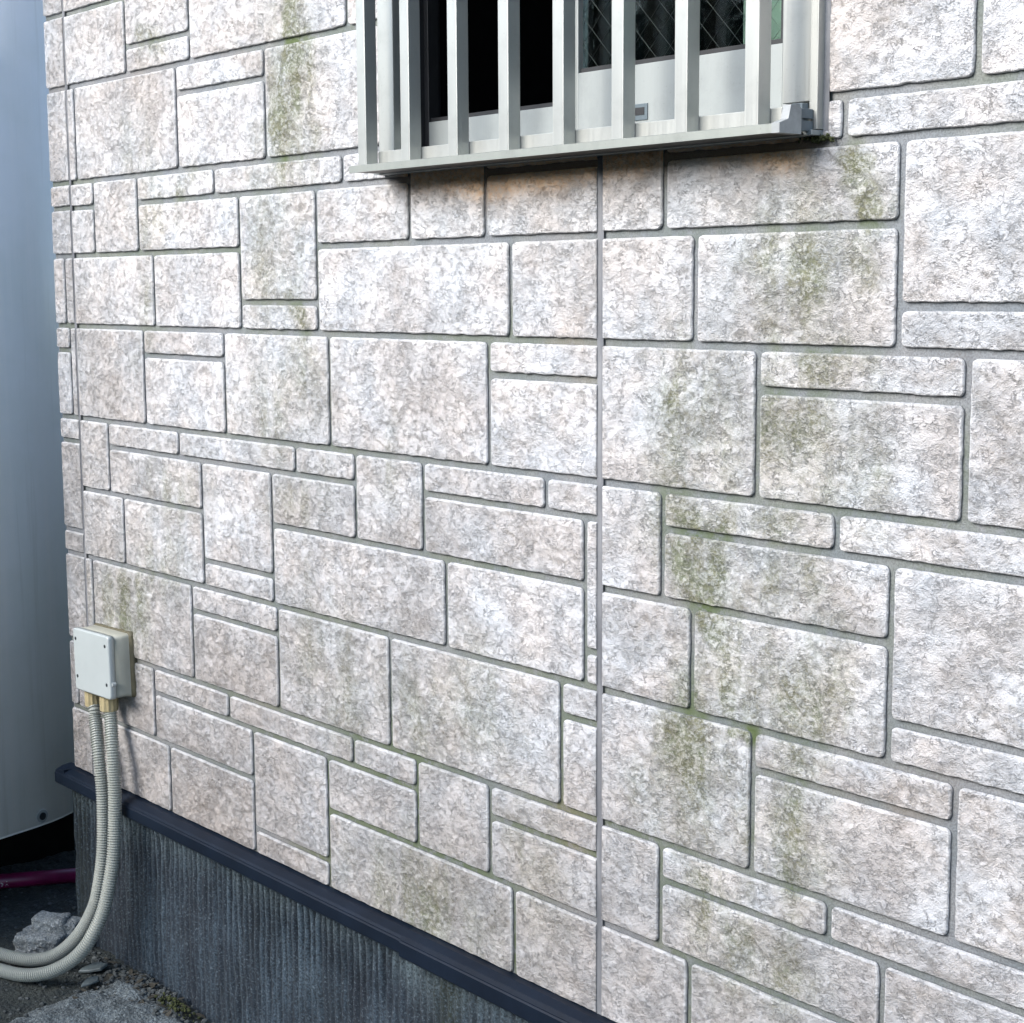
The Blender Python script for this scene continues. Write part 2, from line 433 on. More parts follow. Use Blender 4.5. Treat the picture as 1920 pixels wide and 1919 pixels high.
TAN = [(-0.854, 0.435, 0.081, 0.017, 0.8), (-1.2, 0.424, 0.115, 0.046, 0.5), (-0.066, 0.111, 0.061, 0.062, 0.5), (-0.025, 0.043, 0.03, 0.055, 0.6), (0.324, 0.187, 0.038, 0.023, 0.6), (0.369, 0.19, 0.036, 0.023, 0.5), (0.366, 0.322, 0.018, 0.085, 0.5), (0.371, 0.253, 0.018, 0.023, 0.6), (-0.035, -0.019, 0.05, 0.021, 0.8), (0.502, -0.016, 0.039, 0.022, 0.7), (0.44, -0.023, 0.035, 0.017, 0.5), (0.49, -0.489, 0.055, 0.03, 0.8), (0.387, -0.501, 0.045, 0.025, 0.5), (-0.068, -0.757, 0.095, 0.092, 0.4), (-0.068, -0.888, 0.064, 0.047, 0.6), (0.058, -0.809, 0.049, 0.059, 0.5), (-1.539, 0.505, 0.046, 0.06, 0.6), (-1.214, -0.892, 0.181, 0.064, 0.5), (-1.016, -0.885, 0.147, 0.061, 0.8), (-0.736, -0.89, 0.142, 0.057, 0.4), (-0.046, -0.66, 0.052, 0.03, 0.8), (-1.262, -0.682, 0.063, 0.096, 0.5), (0.034, -0.038, 0.029, 0.041, 0.5), (-0.857, -0.609, 0.101, 0.057, 0.4), (0.113, -0.37, 0.073, 0.041, 0.3), (-0.642, -0.112, 0.088, 0.051, 0.25), (-1.547, -0.858, 0.073, 0.069, 0.6)]

def field(L, x, z, wob=0.25):
    s = np.zeros_like(x)
    wx = x + 0.05 * fbm(x * 16 + 3, z * 16, 3); wz = z + 0.05 * fbm(x * 16, z * 16 + 50, 3)
    for (a, b, ra, rb, st) in L:
        d2 = ((wx - a) / ra) ** 2 + ((wz - b) / rb) ** 2
        s = np.maximum(s, st * np.exp(-d2 * 0.9))
    return s

def moss_f(x, z):
    # broken into vertical drip streaks
    st = np.clip(0.85 + 1.3 * fbm(x * 42, z * 6 + 2, 3), 0.25, 1.25)
    return np.clip(field([(a, b - .1 * rb, ra * .85, rb * 1.45, s_ * 1.25) for a, b, ra, rb, s_ in MOSS], x, z) * st, 0, 1)
def tan_f(x, z):
    t = field(TAN, x, z) * 0.55
    # rusty dirt band under the window ledge, with the warm shade there painted in
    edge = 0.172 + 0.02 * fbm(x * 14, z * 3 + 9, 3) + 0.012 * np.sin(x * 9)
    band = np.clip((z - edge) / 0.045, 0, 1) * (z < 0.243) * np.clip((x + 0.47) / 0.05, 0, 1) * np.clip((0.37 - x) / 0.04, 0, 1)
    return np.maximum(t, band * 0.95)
def grime_shade_f(x, z):
    g = 0.30 + 0.42 * np.clip((0.1 - z) / 0.9, 0, 1) + 0.25 * np.clip((-0.5 - x) / 1.0, 0, 1)  # mottled dirt, plus light fall-off towards the lower left painted in
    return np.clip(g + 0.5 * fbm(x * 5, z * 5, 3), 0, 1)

# ------------------------------------------------------------------ the house
P = 0.455
HX, HZ = -0.6, -1.28
house = empty('house', (0.0, 0.0, HZ), 'house wall of pale stone-look siding blocks above a brushed dark foundation, with a barred window', 'house')

FAR = []
def block(x0, x1, z0, z1, cutL=False, cutR=False, res=0.003, name='stone_block', face='front', cutT=False, cutB=False):
    G = 0.0046                                   # half a joint
    if not cutL: x0 += G
    if not cutR: x1 -= G
    if not cutB: z0 += G
    if not cutT: z1 -= G
    w, h = x1 - x0, z1 - z0
    if w < 0.004 or h < 0.004: return None
    def axis(L, ca, cb):
        e = [0, .0009, .002, .0036, .0056]
        a = [0.0] if ca else e; b = [L] if cb else [L - t for t in reversed(e)]
        if L < 0.016:
            return np.linspace(0, L, 7)
        lo, hi = a[-1], b[0]
        n = max(2, int(round((hi - lo) / res)))
        return np.concatenate([a[:-1], np.linspace(lo, hi, n + 1), b[1:]])
    ax = axis(w, cutL, cutR); az_ = axis(h, cutB, cutT)
    X, Z = np.meshgrid(ax, az_)
    big = 1e3
    dl = np.where(cutL, big, X); dr = np.where(cutR, big, w - X)
    db = np.where(cutB, big, Z); dt = np.where(cutT, big, h - Z)
    d = np.minimum(np.minimum(dl, dr), np.minimum(db, dt))
    # rounded plan corners
    R = min(0.0075, w * 0.3, h * 0.3)
    Xo, Zo = X.copy(), Z.copy()
    for (px_, pz_, sx, sz, ok) in ((0, 0, 1, 1, not (cutL or cutB)), (w, 0, -1, 1, not (cutR or cutB)), (0, h, 1, -1, not (cutL or cutT)), (w, h, -1, -1, not (cutR or cutT))):
        if not ok: continue
        dx = (X - px_) * sx; dz = (Z - pz_) * sz
        m_ = (dx < R) & (dz < R)
        a = 1 - dx / R; b = 1 - dz / R
        a2 = a * np.sqrt(np.clip(1 - b * b / 2, 0, 1)); b2 = b * np.sqrt(np.clip(1 - a * a / 2, 0, 1))
        Xo = np.where(m_, px_ + sx * R * (1 - a2), Xo); Zo = np.where(m_, pz_ + sz * R * (1 - b2), Zo)
    wx, wz = x0 + Xo, z0 + Zo
    s1 = rng.rand() * 200; s2 = rng.rand() * 200
    # uneven outline
    fx = np.exp(-np.minimum(dl, dr) / 0.008); fz = np.exp(-np.minimum(db, dt) / 0.008)
    wx = wx + fx * 0.0005 * fbm(wz * 70 + s1, wz * 0 + s2 + (X > w / 2) * 7, 3) * 2
    wz = wz + fz * np.where(Z > h / 2, 0.0003, 0.0007) * fbm(wx * 70 + s2, wx * 0 + s1 + (Z > h / 2) * 7, 3) * 2
    # relief: chiselled face
    th = math.radians(38 + rng.uniform(-16, 16))
    u = (X * math.cos(th) - Z * math.sin(th)); v = (X * math.sin(th) + Z * math.cos(th))
    calm = np.clip(0.55 + 1.5 * fbm(X * 9 + s2, Z * 9 + s1, 2), 0.25, 1)
    rel = 0.0026 * fbm(u * 22 + s1, v * 32 + s2, 3) + calm * (0.0047 * ridged(u * 42 + s2, v * 66 + s1, 4) + 0.0022 * fbm(u * 150 + s1, v * 210, 2))
    rel = np.clip(rel, -0.0038, 0.0034)
    inner = np.clip((d - 0.0030) / 0.006, 0, 1)
    dc = np.minimum(np.where(cutL, X, big), np.where(cutR, w - X, big))
    inner = inner * np.clip(dc / 0.010, 0.05, 1)
    rb = 0.0024
    e = np.clip(rb - d, 0, rb)
    edge = rb - np.sqrt(np.clip(rb * rb - e * e, 0, None))
    Y = -0.0010 - rel * inner + edge * 1.3
    rim_light = np.clip((0.0036 - d) / 0.0014, 0, 1) * np.where(Z > h * .5, 1.0, 0.55)  # edge highlight painted into the colour, strongest on the upper half
    gr, mo, ta = grime_shade_f(wx, wz), moss_f(wx, wz), tan_f(wx, wz)
    # skirt
    def pad(A): return np.pad(A, 1, mode='edge')
    wx, wz, Y, gr, mo, ta, rim_light = map(pad, (wx, wz, Y, gr, mo, ta, rim_light))
    rim_light[0, :] = rim_light[-1, :] = 0; rim_light[:, 0] = rim_light[:, -1] = 0
    side = np.zeros_like(rim_light); side[0, :] = side[-1, :] = 1; side[:, 0] = side[:, -1] = 1
    Y[0, :] = Y[-1, :] = 0.012; Y[:, 0] = Y[:, -1] = 0.012
    cx, cz = (x0 + x1) / 2, (z0 + z1) / 2
    if face == 'front':
        Pn = np.stack([wx - cx, Y, wz - cz], -1); loc = (cx, 0, cz)
    else:   # the return wall round the corner: u runs back along +Y, face looks to -X
        Pn = np.stack([Y, -(wx - cx), wz - cz], -1); loc = (CORNER_X, -cx, cz)
    me = grid_mesh(name, Pn, dict(grime_shade=gr, moss=mo, tan=ta, rim_light=rim_light, side=side))
    if res >= 0.008:            # pieces outside the photograph's view are joined into one part
        FAR.append((me, loc)); return None
    return link_obj(name, me, M['stone'], house, loc)

WIN = (-0.4520, 0.3640, 0.2385, 1.16)   # hole in the siding: x0, x1, z0, z1
CORNER_X = -1.5787
T = 0.992
# one period of the siding pattern: (u0, u1, z top, z bottom) below the panel's top edge
PAT = [(0.0, 0.285, 0.0, -0.0495), (0.0, 0.285, -0.0495, -0.180), (0.285, 0.601, 0.0, -0.180), (0.601, 0.992, 0.0, -0.180),
       (0.666, 0.839, -0.180, -0.3195), (0.839, 1.111, -0.180, -0.2290), (0.119, 0.499, -0.180, -0.2290), (0.499, 0.666, -0.180, -0.2290),
       (0.839, 1.188, -0.2290, -0.3195), (0.196, 0.4245, -0.2290, -0.407), (0.4245, 0.666, -0.2290, -0.3195),
       (0.891, 1.188, -0.3195, -0.455), (0.196, 0.4245, -0.407, -0.455), (0.4245, 0.891, -0.3195, -0.455)]

def clip_and_build(x0, x1, z0, z1, lo, hi, res, **kw):
    cl = x0 < lo + 1e-6; cr = x1 > hi - 1e-6
    x0 = max(x0, lo); x1 = min(x1, hi)
    if x1 - x0 < 0.012: return
    wx0, wx1, wz0, wz1 = WIN
    if kw.get('face') != 'side' and x1 > wx0 and x0 < wx1 and z1 > wz0 and z0 < wz1:
        # left of, right of and below the window hole
        if x0 < wx0 - 0.004: block(x0, wx0, z0, z1, cl, True, res)
        if x1 > wx1 + 0.004: block(wx1, x1, z0, z1, True, cr, res)
        if z0 < wz0 - 0.002:
            a, b = max(x0, wx0), min(x1, wx1)
            block(a, b, z0, wz0, cl if a == x0 else True, cr if b == x1 else True, res, cutT=True)
        return
    block(x0, x1, z0, z1, cl, cr, res, **kw)

def panel(ztop, u0, lo, hi, res, **kw):
    for (a, b, zt, zb) in PAT:
        for k in range(-3, 4):
            x0 = u0 + a + k * T; x1 = u0 + b + k * T
            if x1 <= lo + 0.002 or x0 >= hi - 0.002: continue
            bot = ztop + zb
            r = res
            if x0 > 0.72 or bot > 0.62: r = 0.008
            cb = False
            clip_and_build(x0, x1, bot, ztop + zt, lo, hi, r, **kw)

L0, L1 = -1.4835, -0.0057
R0, R1 = 0.0057, 2.25
for row, u in ((2, -1.442), (1, -1.068), (0, -1.2165), (-1, -1.068), (3, -1.2165)):
    if row == 3:
        panel(0.455 * 3, u, L0, L1, 0.010)
    else:
        panel(0.455 * row, u, L0, L1, 0.003)
for row in (3, 2, 1, 0, -1):
    panel(0.455 * row, 0.266, R0, R1, 0.003 if row < 3 else 0.010)
# corner pieces
CB = [  # x0, x1, z0, z1
    (0, .92, None, .455, .592), (0, .92, None, .592, .6825), (0, .92, None, .6825, .7305), (0, .92, None, .7305, .91),
    (0, 1, None, .2755, .455), (0, 1, None, .2275, .2755), (0, 1, None, .1355, .2275),
    (0, 1, -1.5275, .0, .1355), (0, 1, -1.516, -.048, 0), (0, 1, -1.516, -.180, -.048),
    (0, 1, None, -.2275, -.180), (0, 1, None, -.407, -.2275), (0, 1, None, -.455, -.407),
    (0, 1, None, -.635, -.455), (0, 1, -1.543, -.7745, -.635), (0, 1, None, -.91, -.7745),
    (0, 1, None, .91, 1.09), (0, 1, None, 1.09, 1.365)]
CR = -1.4925
done_narrow = False
for (_, _, xs, z0, z1) in CB:
    if xs is None:
        block(CORNER_X, CR, z0, z1, False, True, 0.003)
    else:
        block(CORNER_X, xs, z0, z1, False, False, 0.003)
block(-1.5275, CR, .0, .1355, False, True, 0.003)
block(-1.516, CR, -.180, 0, False, True, 0.003)
block(-1.543, CR, -.7745, -.635, False, True, 0.003)
# return wall round the corner
for row, u in ((3, -.4), (2, -.2), (1, -.9), (0, -.6), (-1, -.3)):
    for (a, b, zt, zb) in PAT:
        for k in range(-4, 3):
            x0 = max(u + a + k * T, -1.6); x1 = min(u + b + k * T, 0.0)
            if x1 - x0 > 0.02:
                block(x0, x1, .455 * row + zb, .455 * row + zt, False, False, 0.012, face='side')

fb = bmesh.new()
for me_, loc_ in FAR:
    me_.transform(Matrix.Translation(Vector(loc_) - Vector(house.location))); fb.from_mesh(me_); bpy.data.meshes.remove(me_)
me = bpy.data.meshes.new('stone_blocks'); fb.to_mesh(me); fb.free()
for pl in (me,): pl.polygons.foreach_set('use_smooth', [True] * len(pl.polygons))
o = link_obj('stone_blocks', me, M['stone'], house, tuple(house.location)); o['kind'] = 'stuff'

# grout plane (with the window hole), 6 mm behind the stone faces
def grout_sheet(x0, x1, z0, z1, step=0.012):
    xs = np.linspace(x0, x1, max(2, int((x1 - x0) / step))); zs = np.linspace(z0, z1, max(2, int((z1 - z0) / step)))
    X, Z = np.meshgrid(xs, zs)
    mo = moss_f(X, Z)
    # algae creeps along the damp joints low on the wall
    low = np.clip((-0.15 - Z) / 0.5, 0, 1) * np.clip((0.9 - np.abs(X + 0.35)) / 0.6, 0, 1)
    mid = np.clip(0.5 + fbm(X * 5, Z * 5 + 4, 3), 0, 1)
    hi = np.clip(0.4 + 1.6 * fbm(X * 4 + 9, Z * 7, 3), 0, 1) * 0.45
    mo = np.clip(np.maximum(np.maximum(mo, 0.75 * low * np.clip(mid * 2.0, 0, 1)), hi), 0, 1)
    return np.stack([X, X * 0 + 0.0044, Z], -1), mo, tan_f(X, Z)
parts = [(CORNER_X + .006, WIN[0], -0.91, 1.365), (WIN[1], R1, -0.91, 1.365), (WIN[0], WIN[1], -0.91, WIN[2]), (WIN[0], WIN[1], WIN[3], 1.365)]
bmj = bmesh.new(); mossv, tanv = [], []
for pz in parts:
    G_, mo, ta = grout_sheet(*pz)
    me = grid_mesh('t', G_); bmj.from_mesh(me); bpy.data.meshes.remove(me)
    mossv.append(mo.reshape(-1)); tanv.append(ta.reshape(-1))
me = bpy.data.meshes.new('grout_joint'); bmj.to_mesh(me); bmj.free()
for nm, vv in (('moss', mossv), ('tan', tanv)):
    a = me.attributes.new(nm, 'FLOAT', 'POINT'); a.data.foreach_set('value', np.concatenate(vv).astype(np.float32))
link_obj('grout_joint', me, M['grout'], house)
# return wall backing and inner leaf of the wall
G_ = np.stack(np.meshgrid([CORNER_X + .006], np.linspace(0.006, 1.6, 20), np.linspace(-0.91, 1.365, 20), indexing='ij'), -1)[0]
me = grid_mesh('grout_joint', G_, dict(moss=np.zeros((20, 20)), tan=np.zeros((20, 20))))
link_obj('grout_joint', me, M['grout'], house)
box('roof_edge', (CORNER_X - .35, R1, -0.30, 1.6, 2.35, 2.47), M['alu_dull'], house, 0.004)
box('upper_wall', (CORNER_X, R1, 0.0, 1.6, 1.367, 2.35), M['stone'], house)

# vertical sealant joints: a shallow concave bead
def bead(x0, x1, z0, z1, y=0.0022):
    n = 90
    zs = np.linspace(z0, z1, n); t = np.linspace(0, 1, 7)
    Tt, Z = np.meshgrid(t, zs)
    X = x0 + (x1 - x0) * Tt + 0.0002 * fbm(Z * 9, Z * 0, 2)
    Yb = y + 0.0012 * np.sin(Tt * math.pi) + 0.0007 * fbm(Z * 25, Tt * 2, 3)
    me = grid_mesh('sealant_joint', np.stack([X, Yb, Z], -1))
    return link_obj('sealant_joint', me, M['sealant'], house)
bead(-0.0058, 0.0058, -0.91, WIN[2], 0.0008)
bead(-0.0058, 0.0058, WIN[3], 1.365)
bead(-1.4930, -1.4830, -0.91, 1.365, 0.0003)
# sealant round the window
bead(0.3566, 0.3646, 0.232, 1.16, -0.001)
bead(-0.4600, -0.4510, 0.232, 1.16, 0.0005)

# ---- foundation: brushed mortar with combed ridges
fx0, fx1, fz0, fz1 = -1.600, 2.25, -1.50, -0.925
xs = np.arange(fx0, 0.9, 0.0022); xs = np.concatenate([xs, np.arange(0.9, fx1, 0.01)])
zs = np.linspace(fz0, fz1, 130)
X, Z = np.meshgrid(xs, zs)
pitch = 0.018
ph = X / pitch + 0.03 * fbm(Z * 4, X * 2, 2) + 0.07 * fbm(X * 18, Z * 1.2, 2)
ridge = np.clip((np.abs((ph % 1.0) - 0.5) * 2 - 0.35) / 0.65, 0, 1)
rmask = np.clip((Z + 1.12 + 0.10 * np.clip(X + 0.6, 0, 1) + 0.30 * fbm(X * 3, Z * 3, 3)) / 0.14, 0.40, 1)
ridge = ridge * rmask
Yf = 0.004 + 0.0085 * ridge * (0.55 + 0.9 * np.clip(0.5 + fbm(X * 6, Z * 6 + 3, 3), 0, 1)) + 0.0035 * fbm(X * 60, Z * 22, 4) + 0.006 * fbm(X * 4, Z * 3, 2)
mo = np.exp(-((X + 0.335) / 0.035) ** 2) * 0.95 + np.exp(-((X + 1.57) / 0.06) ** 2) * 0.75 + 0.3 * np.clip(fbm(X * 6, Z * 4, 3), 0, 1)
Pn = np.stack([X, Yf, Z - HZ], -1)
fo = link_obj('foundation', grid_mesh('foundation', Pn, dict(moss=np.clip(mo, 0, 1), groove_shade=ridge * np.clip(.85 + 0.8 * fbm(X * 8, Z * 5, 3), 0, 1))), M['foundation'], house, (0, 0, HZ))
ys = np.arange(0.004, 1.6, 0.004)
Yv, Z = np.meshgrid(ys, zs)
Xv = fx0 + 0.002 * fbm(Yv * 60, Z * 22, 4) + 0 * Yv
link_obj('foundation', grid_mesh('foundation', np.stack([Xv, Yv, Z - HZ], -1), dict(moss=np.full(Yv.shape, .4))), M['foundation'], house, (0, 0, HZ))

# ---- base flashing (two lengths, the right one lapping over the left)
def flashing(x0, x1, o, mitre):
    # profile (y, z): tucked behind the siding, sloped top, rounded nose, drip
    pr = [(0.010, -0.9065), (-0.010 - o, -0.9085 + o), (-0.0235 - o, -0.9135 + o), (-0.0268 - o, -0.917), (-0.0268 - o, -0.9185),
          (-0.0285 - o, -0.921), (-0.0285 - o, -0.9395 - o), (-0.0265 - o, -0.9425 - o), (-0.004, -0.9425 - o), (-0.004, -0.930), (0.010, -0.930)]
    return link_obj('base_flashing', prism_mesh('base_flashing', pr, 'x', x0, x1), M['flash'], house)
flashing(-1.6100, -0.4060, 0.0, True)
flashing(-0.4110, R1, 0.0032, False)
pr = [(-1.570, -0.9085), (-1.597, -0.9135), (-1.6095, -0.918), (-1.6095, -0.9415), (-1.59, -0.9415), (-1.59, -0.93), (-1.57, -0.93)]
link_obj('base_flashing', prism_mesh('base_flashing', pr, 'y', -0.0265, 1.6), M['flash'], house)

# ---- window: outer frame, sashes, panes, dark room
ZT = 1.15
wf = box('window_frame', (-0.4565, -0.4195, -0.012, 0.004, 0.240, ZT), M['alu'], house, 0.0008)
def sub(name, b, mat, bev=0.0006): return box(name, b, mat, wf, bev)
sub('jamb', (0.3455, 0.3566, -0.012, 0.012, 0.2405, ZT), M['alu'])
sub('jamb', (0.3005, 0.3445, -0.0045, 0.010, 0.2725, ZT), M['alu'])
sub('jamb', (0.3005, 0.3560, 0.0125, 0.080, 0.240, ZT), M['alu_dull'])
sub('jamb', (-0.4560, -0.4200, 0.0045, 0.075, 0.240, ZT), M['black'])
sub('weather_strip', (-0.0640, 0.3000, 0.0110, 0.0140, 0.2645, 0.2705), M['black'])
sub('head', (-0.4195, 0.3450, -0.011, 0.075, ZT - 0.035, ZT), M['alu'])
sub('sill', (-0.4190, 0.3450, -0.0105, 0.074, 0.2405, 0.2640), M['alu_dull'])
sub('sill', (-0.4600, 0.3560, -0.020, 0.0, 0.2340, 0.2398), M['alu_dull'])
sub('track_end', (0.3280, 0.3440, -0.022, -0.0115, 0.2560, 0.2690), M['blue_grey'])
sub('track_end', (0.3280, 0.3440, -0.020, -0.0115, 0.2405, 0.2535), M['blue_grey'])
def sash(x0, x1, y0, z0, rail, stl, str_, pane_y, wired, y1):
    s = box('sash', (x0 + stl, x1 - str_, y0, y1, z0, rail), M['alu_dull'], house, 0.0008)   # bottom rail
    box('stile', (x0, x0 + stl, y0, y1, z0, ZT - .03), M['alu_dull'] if wired else M['black'], s, 0.0008)
    box('stile', (x1 - str_, x1, y0, y1, z0, ZT - .03), M['alu_dull'], s, 0.0008)
    box('gasket', (x0 + stl, x1 - str_, y0 + .004, y0 + .010, rail, rail + .006), M['black'], s)
    box('gasket', (x1 - str_ - .006, x1 - str_, y0 + .004, y0 + .010, rail + .006, ZT - .04), M['black'], s)
    if wired: box('pane', (x0 + stl, x1 - str_, pane_y, pane_y + .0065, rail - .004, ZT - .035), M['glass'], s)
    if wired:
        bm = bmesh.new()
        a0, a1, b0, b1 = x0 + stl, x1 - str_, rail, ZT - .04
        D = 0.0355
        def seg(p, q):
            v = Vector((q[0] - p[0], 0, q[1] - p[1])); n = Vector((-v.z, 0, v.x)).normalized() * 0.0002
            yy = pane_y - 0.0008
            ring = [[Vector((e[0], yy, e[1])) + off for off in (n, Vector((0, -.0006, 0)), -n)] for e in (p, q)]
            A = [bm.verts.new(t) for t in ring[0]]; B = [bm.verts.new(t) for t in ring[1]]
            for i in range(2): bm.faces.new((A[i], A[i + 1], B[i + 1], B[i]))
        for sgn in (1, -1):
            for k in range(-60, 90):
                c = k * D
                # z = b0 + sgn*1.02*(x-a0) + c
                pts = []
                t0, t1 = 0.0, a1 - a0
                zf = lambda t: b0 + sgn * 1.02 * t + c
                ta, tb = sorted(((b0 - b0 - c) / (sgn * 1.02), (b1 - b0 - c) / (sgn * 1.02)))
                ta, tb = max(ta, t0), min(tb, t1)
                if tb - ta > 0.004: seg((a0 + ta, zf(ta)), (a0 + tb, zf(tb)))
        me = bpy.data.meshes.new('wire_mesh'); bm.to_mesh(me); bm.free()
        o = link_obj('wire_mesh', me, M['wire'], s); o['kind'] = 'stuff'
    return s
s1 = sash(-0.0640, 0.3010, 0.0150, 0.2700, 0.3425, 0.0065, 0.018, 0.024, True, 0.036)
s2 = sash(-0.4195, -0.1150, 0.0440, 0.2650, 0.3095, 0.010, 0.012, 0.054, False, 0.064)
# recessed finger pull on the right sash
h = box('finger_pull', (0.0330, 0.0695, 0.0135, 0.0152, 0.2745, 0.2945), M['blue_grey'], s1, 0.0005)
box('finger_pull', (0.0380, 0.0645, 0.0128, 0.0140, 0.2810, 0.2900), M['black'], s1)
box('stop_strip', (-0.0690, -0.0655, 0.0100, 0.0420, 0.2650, ZT - .03), M['alu_dull'], house)
# the dark room behind
bm = bmesh.new()
X0, X1, Y0, Y1, Z0, Z1 = -0.60, 0.60, 0.082, 1.4, 0.0, 1.35
V = [bm.verts.new(v) for v in ((X0, Y0, Z0), (X1, Y0, Z0), (X1, Y1, Z0), (X0, Y1, Z0), (X0, Y0, Z1), (X1, Y0, Z1), (X1, Y1, Z1), (X0, Y1, Z1))]
for f in ((0, 1, 2, 3), (4, 7, 6, 5), (1, 5, 6, 2), (0, 3, 7, 4), (3, 2, 6, 7)): bm.faces.new([V[i] for i in f])
# front wall of the room round the opening
O = [bm.verts.new(v) for v in ((-0.42, Y0, .262), (.302, Y0, .262), (.302, Y0, 1.12), (-0.42, Y0, 1.12))]
F = [V[0], V[1], V[5], V[4]]
for i in range(4): bm.faces.new((F[i], F[(i + 1) % 4], O[(i + 1) % 4], O[i]))
me = bpy.data.meshes.new('room'); bm.to_mesh(me); bm.free()
link_obj('room', me, M['room'], house)

# moss clump and dirt at the window's lower right corner
def lump_mesh(name, n, cx, cy, cz, sx, sy, sz, r, seed):
    rr = random.Random(seed); bm = bmesh.new()
    for i in range(n):
        q = bmesh.ops.create_icosphere(bm, subdivisions=1, radius=r * rr.uniform(.5, 1.2))
        o = Vector((cx + rr.gauss(0, sx), cy + rr.uniform(-1, 1) * sy, cz + rr.gauss(0, sz)))
        for v in q['verts']:
            v.co *= rr.uniform(.75, 1.25); v.co += o
    me = bpy.data.meshes.new(name); bm.to_mesh(me); bm.free(); return me
o = link_obj('moss_tuft', lump_mesh('moss_tuft', 110, 0.352, -0.003, 0.2315, 0.010, 0.003, 0.0022, 0.0016, 3), M['mossm'], None)
tag(o, 'small green moss tuft growing under the lower right corner of the window frame', 'moss', kind='stuff')

# ---- the grille in front of the window
grille = empty('window_grille', (-0.06, -0.06, 0.235), 'champagne aluminium security grille with upright square bars over the window', 'grille')
GB = []
bar0 = None
for x in (-0.4340, -0.3315, -0.2265, -0.1215, -0.0170, 0.0880, 0.1920, 0.2985):
    if bar0 is None:
        bar0 = box('grille_bar', (x, x + .0200, -0.0655, -0.0450, 0.2445, 1.20), M['alu'], grille, 0.0009)
        bx = x
    else:
        c = bar0.copy(); COL.objects.link(c); c.parent = grille
        c.location = Vector(bar0.location) + Vector((x - bx, 0, 0))
# bottom rail: lip in front, tray to the wall, flat behind the bars
prof = [(-0.0720, 0.2342), (-0.0720, 0.2436), (-0.0705, 0.2444), (-0.0445, 0.2444), (-0.0445, 0.2385), (-0.0690, 0.2385), (-0.0690, 0.2342)]
box('shaded_tray', (-0.4460, 0.3440, -0.0685, -0.0010, 0.2352, 0.2375), M['tray_shade'], grille)  # dark colour stands in for the unlit underside of the rail
link_obj('bottom_rail', prism_mesh('bottom_rail', prof, 'x', -0.4480, 0.3440), M['alu_lip'], grille)
box('cross_rail', (-0.4140, 0.3340, -0.0445, -0.0385, 0.2445, 0.2636), M['alu'], grille, 0.0006)
box('cross_rail', (-0.4140, 0.3340, -0.0445, -0.0385, 1.13, 1.15), M['alu'], grille, 0.0006)
# end cap and the bracket going back to the frame
capprof = [(-0.0745, 0.2335), (-0.0745, 0.2440), (-0.0600, 0.2490), (-0.0560, 0.2640), (-0.0420, 0.2655), (-0.0385, 0.2600), (-0.0385, 0.2335)]
link_obj('end_cap', prism_mesh('end_cap', capprof, 'x', 0.3460, 0.3570), M['plast_grey'], grille)
box('end_cap', (0.3300, 0.3455, -0.0400, -0.0370, 0.2455, 0.2640), M['plast_grey'], grille, 0.0008)
box('bracket', (0.3470, 0.3520, -0.0380, -0.0130, 0.2380, 0.2490), M['blue_grey'], grille, 0.0005)
box('bracket', (0.3470, 0.3520, -0.0380, -0.0130, 0.2515, 0.2620), M['blue_grey'], grille, 0.0005)

# curtain seen at the far right of the pane
zs = np.linspace(0.352, 1.10, 30); xs = np.linspace(0.20, 0.292, 20)
X, Z = np.meshgrid(xs, zs)
cut = 0.02 * np.clip((0.375 - Z) / 0.023, 0, 1) ** 2
Pn = np.stack([np.minimum(X, 0.292 - cut), 0.047 + 0.004 * np.sin(X * 90), Z], -1)
tag(link_obj('curtain', grid_mesh('curtain', Pn), M['curtain']), 'pale green cloth hanging behind the wired glass at its right edge', 'curtain')

# ------------------------------------------------------------------ junction box
JB = empty('junction_box', (-1.372, 0, -0.64), 'ivory plastic junction box with four dark screws fixed near the left corner of the wall', 'junction box')
def rot_about(o, ang):
    o.rotation_euler = (0, ang, 0)
bx0, bx1, bz0, bz1 = -1.4470, -1.2975, -0.7020, -0.5790
def rrect(x0, x1, z0, z1, r, n=5):
    pts = []
    for (cx, cz, a0) in ((x1 - r, z1 - r, 0), (x0 + r, z1 - r, 90), (x0 + r, z0 + r, 180), (x1 - r, z0 + r, 270)):
        for k in range(n + 1):
            a = math.radians(a0 + 90 * k / n); pts.append((cx + r * math.cos(a), cz + r * math.sin(a)))
    return pts
def loft(name, sections, mat, parent, smooth=True, loc=(0, 0, 0)):
    bm = bmesh.new(); rings = [[bm.verts.new(Vector(p) - Vector(loc)) for p in s] for s in sections]
    n = len(rings[0])
    for a, b in zip(rings, rings[1:]):
        for i in range(n):
            f = bm.faces.new((a[i], a[(i + 1) % n], b[(i + 1) % n], b[i])); f.smooth = smooth
    bm.faces.new(rings[0][::-1]); bm.faces.new(rings[-1])
    bmesh.ops.recalc_face_normals(bm, faces=bm.faces)
    me = bpy.data.meshes.new(name); bm.to_mesh(me); bm.free()
    return link_obj(name, me, mat, parent, loc)
def ring(x0, x1, z0, z1, r, y): return [(p[0], y, p[1]) for p in rrect(x0, x1, z0, z1, r)]
jl = tuple(JB.location)
body = loft('box_body', [ring(bx0 - .001, bx1 + .001, bz0 - .001, bz1 + .001, .007, .004), ring(bx0 - .001, bx1 + .001, bz0 - .001, bz1 + .001, .007, -.006),
                         ring(bx0 + .0015, bx1 - .0015, bz0 + .0015, bz1 - .0015, .007, -.016), ring(bx0 + .001, bx1 - .001, bz0 + .001, bz1 - .001, .007, -.0395)], M['boxside'], JB, True, jl)
